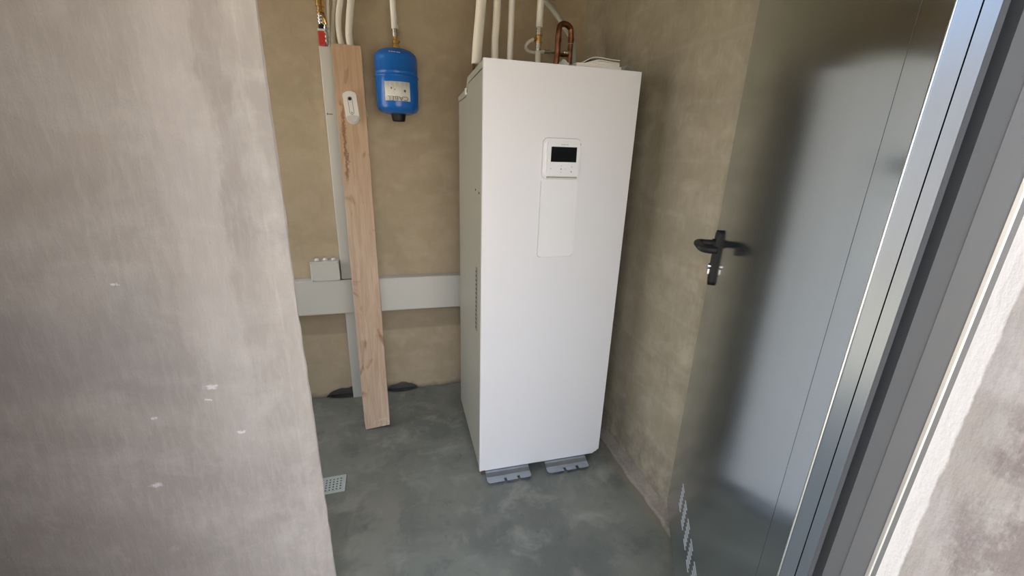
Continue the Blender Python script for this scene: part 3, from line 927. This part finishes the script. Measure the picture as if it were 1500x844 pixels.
o = empty('junction_box', (-0.398, 2.34, 0.754))
tag(o, 'white electrical junction box with three domed grommets on the trunking', 'junction box')
link('housing', rel(o, B(-0.468, -0.328, 2.352, YB, 0.7545, 0.862, bev=0.004)), M['pvc'], o)
link('cover', rel(o, B(-0.470, -0.326, 2.338, 2.352, 0.755, 0.864, bev=0.005, seg=3)), M['pvc'], o)
for x in (-0.440, -0.398, -0.356):
    link('grommet', rel(o, L([(0.0125, 0.861), (0.0125, 0.865), (0.0115, 0.870), (0.008, 0.874), (0.003, 0.8755), (0, 0.8755)], (x, 2.378, 0), 20)), M['pvc_white'], o, smooth=True)
for x in (-0.463, -0.333):
    for z in (0.762, 0.857):
        link('screw_cap', rel(o, L([(0, 0), (0.003, 0), (0.003, -0.0012), (0, -0.0012)], (x, 2.3382, z), 10, 'y')), M['side'], o)

# pipe bundle going down behind the plank
G = 'pipes on the left of the back wall'
simple_pipe('insulated_pipe', 'thinnest white pipe of the left bundle, next to the brass valve', [(-0.2765, 2.400, 1.900), (-0.2765, 2.399, 1.930), (-0.2745, 2.390, 2.01), (-0.268, 2.390, 2.093), (-0.262, 2.390, 2.25), (-0.262, 2.390, CEIL)], 0.0070, M['pvc_white'], G)
simple_pipe('insulated_pipe', 'greyer insulated pipe of the left bundle, set behind its neighbours', [(-0.226, 2.392, 1.60), (-0.226, 2.392, 1.80), (-0.242, 2.394, 1.88), (-0.257, 2.396, 1.927), (-0.252, 2.396, 2.012), (-0.238, 2.394, 2.096), (-0.22, 2.392, 2.25), (-0.215, 2.392, CEIL)], 0.0110, M['foam_grey'], G)
simple_pipe('insulated_pipe', 'bowed white insulated pipe in the middle of the left bundle above the plank', [(-0.182, 2.370, 1.60), (-0.196, 2.370, 1.80), (-0.225, 2.372, 1.93), (-0.2265, 2.372, 2.014), (-0.210, 2.372, 2.099), (-0.18, 2.372, 2.25), (-0.170, 2.372, CEIL)], 0.0130, M['foam'], G)
simple_pipe('insulated_pipe', 'thick white insulated pipe on the right of the left bundle above the plank', [(-0.140, 2.372, 1.60), (-0.158, 2.372, 1.80), (-0.184, 2.372, 1.933), (-0.177, 2.372, 2.02), (-0.163, 2.372, 2.104), (-0.135, 2.372, 2.25), (-0.130, 2.372, CEIL)], 0.0165, M['foam'], G)

# brass valve assembly at the top of the vertical trunking
o = empty('brass_valve', (-0.31, 2.375, 1.90))
tag(o, 'brass valve and nickel fittings with a red label above the vertical trunking', 'valve')
vx, vy = -0.3015, 2.376
link('red_tag', rel(o, B(-0.3175, -0.2885, 2.352, 2.368, 1.8985, 1.957, bev=0.002)), M['red'], o, label='red plastic tag with a white top edge')
link('tag_edge', rel(o, B(-0.3185, -0.2875, 2.350, 2.369, 1.957, 1.966, bev=0.001)), M['label'], o)
link('nut', rel(o, L([(0, 1.964), (0.013, 1.964), (0.013, 1.985), (0.010, 1.986), (0.010, 1.990), (0, 1.990)], (vx - 0.002, vy, 0), 6)), M['black'], o)
link('fitting', rel(o, L(knurl(0.0135, 1.988, 2.028, 6, 0.004), (vx, vy, 0), 24)), M['nickel'], o)
link('valve_body', rel(o, L([(0, 2.026), (0.013, 2.026), (0.013, 2.034), (0.017, 2.036), (0.017, 2.042), (0.0135, 2.044), (0.0135, 2.058), (0.019, 2.06), (0.019, 2.10), (0.014, 2.104), (0.014, 2.20), (0, 2.20)], (vx, vy, 0), 24)), M['brass'], o)
link('riser', rel(o, T([(vx, vy, 2.19), (vx + 0.004, vy, CEIL)], 0.013, 16)), M['copper'], o, smooth=True)
link('side_fitting', rel(o, L(knurl(0.0090, 1.905, 1.985, 9, 0.003), (-0.2815, 2.362, 0), 18)), M['nickel'], o)
link('drain_nozzle', rel(o, T([(-0.290, 2.372, 2.03), (-0.282, 2.360, 2.01), (-0.279, 2.362, 1.98)], 0.006, 12, curve=3)), M['brass'], o, smooth=True)

# plank leaning on the pipes; local frame: x across, z along the board, -y is the seen face
pb, pt = Vector((-0.1685, 2.028, 0.003)), Vector((-0.1925, 2.278, 1.898))
zax = (pt - pb).normalized()
xax = Vector((1, 0, 0)); xax = (xax - zax * xax.dot(zax)).normalized()
yax = zax.cross(xax)
PM = Matrix((( xax.x, yax.x, zax.x, pb.x), (xax.y, yax.y, zax.y, pb.y), (xax.z, yax.z, zax.z, pb.z), (0, 0, 0, 1)))
PL = (pt - pb).length
bm = bmesh.new()
rows = []
NPL = 40
for i in range(NPL + 1):
    z = PL * i / NPL
    w0 = -0.0655 + noise.noise(Vector((z * 7, 1, 0))) * 0.0015
    w1 = 0.0645 + noise.noise(Vector((z * 7, 5, 0))) * 0.0015
    if i == 0: w0 += 0.004; w1 -= 0.001
    if i == NPL: w1 -= 0.003
    dz0 = 0.0; dz1 = 0.010 if i == 0 else (-0.004 if i == NPL else 0)
    rows.append([bm.verts.new((w0, 0.001, z + dz0)), bm.verts.new((w0 + 0.0015, 0, z + dz0)), bm.verts.new((w1 - 0.0015, 0, z + dz1)), bm.verts.new((w1, 0.001, z + dz1)), bm.verts.new((w1, 0.027, z + dz1)), bm.verts.new((w0, 0.027, z + dz0))])
for a, b in zip(rows, rows[1:]):
    for k in range(6):
        bm.faces.new((a[k], a[(k + 1) % 6], b[(k + 1) % 6], b[k]))
bm.faces.new(rows[0][::-1]); bm.faces.new(rows[-1])
plank = link('wooden_plank', bm, M['wood'])
plank.matrix_world = PM
tag(plank, 'long rough wooden plank leaning against the back wall', 'plank')

# motion sensor on the plank
sen = empty('motion_sensor')
sen.matrix_world = PM @ Matrix.Translation((0.001, -0.0005, 1.715 - 0.078)) @ Matrix.Rotation(math.radians(-4.5), 4, 'Y')
tag(sen, 'white motion sensor with a rounded lens fixed high on the wooden plank', 'sensor')
# body: rounded bar, bottom rounder
def sensor_outline(s=1.0, zc=0.0):
    out = []
    for a in range(0, 181, 15):
        out.append((0.030 * math.cos(math.radians(a)) * s, (0.052 + 0.0 * a) + 0.016 * math.sin(math.radians(a)) ** 0.7 * s))
    for a in range(180, 361, 15):
        out.append((0.030 * math.cos(math.radians(a)) * s, -0.045 + 0.030 * math.sin(math.radians(a)) * s))
    return out
link('housing', slab(sensor_outline(), 0.0, -0.026, 0.009), M['pvc_white'], sen, smooth=False)
o_ = [(0.0285 * math.cos(math.radians(a)), -0.0455 + 0.0285 * math.sin(math.radians(a))) for a in range(180, 361, 15)]
lens_pts = o_ + [(0.0285, -0.036), (0.0, -0.040), (-0.0285, -0.036)]
link('lens', slab(lens_pts, -0.020, -0.0285, 0.005), M['lens'], sen, label='frosted rounded lens')
strip = link('strip', slab([(x, z) for x, z in rrect(-0.010, 0.010, -0.034, 0.044, 0.0095)], -0.0255, -0.0268), M['black'], sen, label='outlined centre strip')
link('strip_face', slab([(x, z) for x, z in rrect(-0.0085, 0.0085, -0.0325, 0.0425, 0.008)], -0.0266, -0.0272), M['pvc_white'], strip)
link('camera_eye', L([(0, -0.0270), (0.0078, -0.0270), (0.0070, -0.0285), (0, -0.0285)][::-1], (0, 0, 0.034), 24, 'y'), M['black'], sen, label='small round black lens')
link('logo_dot', L([(0, -0.0270), (0.0042, -0.0270), (0.0042, -0.0276), (0, -0.0276)][::-1], (0, 0, -0.026), 16, 'y'), M['ink_yellow'], strip)
link('dash', B(-0.003, 0.003, -0.0276, -0.0270, 0.018, 0.0195), M['ink_light'], strip)

# ------------------------------------------------------------------ blue expansion vessel
VX, VY, VR = 0.0245, 2.275, 0.0985
ves = empty('expansion_vessel', (VX, VY, 1.60))
tag(ves, 'glossy blue expansion vessel hanging on the back wall beside the plank', 'expansion vessel')
def arcp(r0, zc, R, hh, a0, a1, n=9):
    return [(r0 + R * math.cos(math.radians(a0 + (a1 - a0) * k / n)), zc + hh * math.sin(math.radians(a0 + (a1 - a0) * k / n))) for k in range(n + 1)]
z0, z1 = 1.611 - 1.60, 1.892 - 1.60
prof = [(0, z0)] + arcp(VR - 0.046, z0 + 0.036, 0.046, 0.036, -90, 0) + [(VR, 0.168), (VR + 0.0035, 0.170), (VR + 0.0035, 0.1745), (VR, 0.1765), (VR, 0.190), (VR + 0.0015, 0.191), (VR, 0.192)] + arcp(VR - 0.056, z1 - 0.044, 0.056, 0.044, 0, 90) + [(0, z1)]
link('tank', L(prof, (0, 0, 0), 64), M['blue'], ves, smooth=True)
link('valve_cap', L([(0, -0.022), (0.026, -0.022), (0.030, -0.018), (0.034, 0.004), (0.036, 0.014), (0, 0.014)], (0, 0, 0), 32), M['black'], ves, smooth=False, label='black plastic cap underneath')
# curved sticker
def sticker(a0, a1, za, zb, r, n=16):
    bm = bmesh.new()
    lo = []; hi = []
    for k in range(n + 1):
        a = math.radians(a0 + (a1 - a0) * k / n)
        lo.append((r * math.sin(a), -r * math.cos(a), za)); hi.append((r * math.sin(a), -r * math.cos(a), zb))
    li = [(x * 0.995, y * 0.995, z) for x, y, z in lo]; hj = [(x * 0.995, y * 0.995, z) for x, y, z in hi]
    R_ = [[bm.verts.new(q) for q in w] for w in (lo, hi, hj, li)]
    for a, b in zip(R_, R_[1:] + R_[:1]):
        for k in range(n):
            bm.faces.new((a[k], a[k + 1], b[k + 1], b[k]))
    return bm
st = link('sticker', sticker(-35, 34, 0.063, 0.145, VR + 0.0009), M['label'], ves, smooth=True, label='white data sticker printed upside down')
def wrap(o, r):
    for v in o.data.vertices:
        x, y, z = v.co
        a = x / r
        rr = r - y * 0
        v.co = (rr * math.sin(a), -rr * math.cos(a), z)
def vtext(body_, size, x, z, mat, rot180=True, sx=1.0):
    Rm = Matrix.Rotation(math.pi, 4, 'Z') if rot180 else Matrix.Identity(4)
    o = text_mesh('lettering', body_, size, mat, st, Matrix.Translation((x, 0, z)) @ FACE_Y @ Rm @ Matrix.Diagonal((sx, 1, 1, 1)), depth=0)
    wrap(o, VR + 0.0014)
    return o
vtext('CABEL', 0.026, 0.000, 0.0745, M['ink_brown'], sx=1.30)
def vrect(x0, x1, za, zb, mat=M['ink_yellow']):
    bm = bmesh.new()
    n = 4; r = VR + 0.0014
    a = []; b = []
    for k in range(n + 1):
        t = (x0 + (x1 - x0) * k / n) / r
        a.append(bm.verts.new((r * math.sin(t), -r * math.cos(t), za))); b.append(bm.verts.new((r * math.sin(t), -r * math.cos(t), zb)))
    for k in range(n):
        bm.faces.new((a[k], a[k + 1], b[k + 1], b[k]))
    return link('print', bm, mat, st)
for i in range(5):
    vrect(-0.045, 0.045, 0.128 + i * 0.003, 0.1288 + i * 0.003)
for x0, x1, a, b in ((-0.044, 0.020, 0.1235, 0.1243), (-0.044, 0.020, 0.0935, 0.0943), (-0.044, -0.0432, 0.0935, 0.1243), (0.0195, 0.0203, 0.0935, 0.1243), (-0.018, -0.0172, 0.0935, 0.1243), (-0.044, 0.020, 0.103, 0.1037)):
    vrect(x0, x1, a, b)
vrect(-0.031, -0.025, 0.112, 0.120, M['ink'])
vrect(-0.015, -0.010, 0.108, 0.112, M['ink'])
vrect(0.028, 0.038, 0.101, 0.112, M['ink'])
# small white marks near the top of the tank
for i, x in enumerate((-0.028, -0.017, -0.006, 0.006, 0.015)):
    bm = bmesh.new()
    r = VR - 0.002
    t = x / r
    zc = 0.2675 - i * 0.0006
    rr = VR - 0.056 + 0.056 * math.sqrt(max(0, 1 - ((zc - (z1 - 0.044)) / 0.044) ** 2)) + 0.0012
    pts = []
    for dx, dz in ((-0.004, -0.0014), (0.004, -0.0014), (0.004, 0.0014), (-0.004, 0.0014)):
        tt = (x + dx) / rr
        zq = zc + dz
        rq = VR - 0.056 + 0.056 * math.sqrt(max(0, 1 - ((zq - (z1 - 0.044)) / 0.044) ** 2)) + 0.0010
        pts.append(bm.verts.new((rq * math.sin(tt), -rq * math.cos(tt), zq)))
    bm.faces.new(pts)
    link('print', bm, M['label'], ves)
# fittings and feed pipe above vessel
vf = empty('vessel_feed_pipe', (VX, VY, 1.89))
tag(vf, 'white pipe with brass fitting feeding the blue expansion vessel', 'pipe')
link('brass_fitting', rel(vf, L([(0, 1.890), (0.0165, 1.890), (0.0165, 1.908), (0.0125, 1.910), (0.0125, 1.916), (0.0155, 1.918), (0.0155, 1.930), (0.009, 1.936), (0.009, 1.948), (0, 1.948)], (VX + 0.002, VY, 0), 8)), M['brass'], vf)
link('nickel_coupling', rel(vf, L(knurl(0.0100, 1.946, 1.982, 7, 0.0028), (VX + 0.001, VY, 0), 24)), M['nickel'], vf)
link('bleed_screw', rel(vf, T([(VX + 0.010, VY, 1.924), (VX + 0.022, VY - 0.004, 1.928)], 0.0045, 10)), M['brass'], vf)
link('feed_pipe', rel(vf, T([(VX, VY, 1.980), (VX - 0.002, VY, 2.10), (VX - 0.003, VY, CEIL)], 0.0135, 18)), M['pvc_white'], vf, smooth=True)
link('pipe_clip', rel(vf, T([(VX + 0.008, VY + 0.012, 1.992), (VX + 0.008, VY + 0.136, 1.992)], 0.010, 12)), M['pvc_white'], vf)

# ------------------------------------------------------------------ floor drain grille
def grille():
    bm = bmesh.new()
    n = 5; W = 0.104; rim = 0.014
    step = (W - 2 * rim) / n
    def quad_ring(cx, cy, h, r):
        sq = []; ci = []
        for k in range(8):
            a = math.pi / 4 * k + math.pi / 8 * 0
            ci.append((cx + r * math.cos(a), cy + r * math.sin(a)))
            m = max(abs(math.cos(a)), abs(math.sin(a)))
            sq.append((cx + h * math.cos(a) / m, cy + h * math.sin(a) / m))
        S = [bm.verts.new((x, y, 0.0042)) for x, y in sq]
        Cc = [bm.verts.new((x, y, 0.0042)) for x, y in ci]
        D = [bm.verts.new((x, y, 0.0018)) for x, y in ci]
        for k in range(8):
            bm.faces.new((S[k], S[(k + 1) % 8], Cc[(k + 1) % 8], Cc[k]))
            bm.faces.new((Cc[k], Cc[(k + 1) % 8], D[(k + 1) % 8], D[k]))
    for i in range(n):
        for j in range(n):
            quad_ring(-W / 2 + rim + step * (i + 0.5), -W / 2 + rim + step * (j + 0.5), step / 2, 0.0042)
    bmesh.ops.remove_doubles(bm, verts=bm.verts, dist=1e-5)
    # rim
    inner = W / 2 - rim
    outer = rrect(-W / 2, W / 2, -W / 2, W / 2, 0.010, 3)
    for x0, x1, y0, y1 in ((-W / 2, W / 2, -W / 2, -inner), (-W / 2, W / 2, inner, W / 2), (-W / 2, -inner, -inner, inner), (inner, W / 2, -inner, inner)):
        box(bm, x0, x1, y0, y1, 0.0006, 0.0042, bev=0.0008, seg=1)
    return bm
dr = link('floor_drain', grille(), M['pumice'])
dr.location = (-0.345, 1.652, 0.0)
dr.rotation_euler = (0, 0, math.radians(2))
tag(dr, 'small square perforated drain grille set in the concrete floor', 'drain')
link('sump', B(-0.040, 0.040, -0.040, 0.040, 0.0003, 0.0014), M['void'], dr, label='dark sump under the holes')  # flat black sheet paints the darkness below the grille
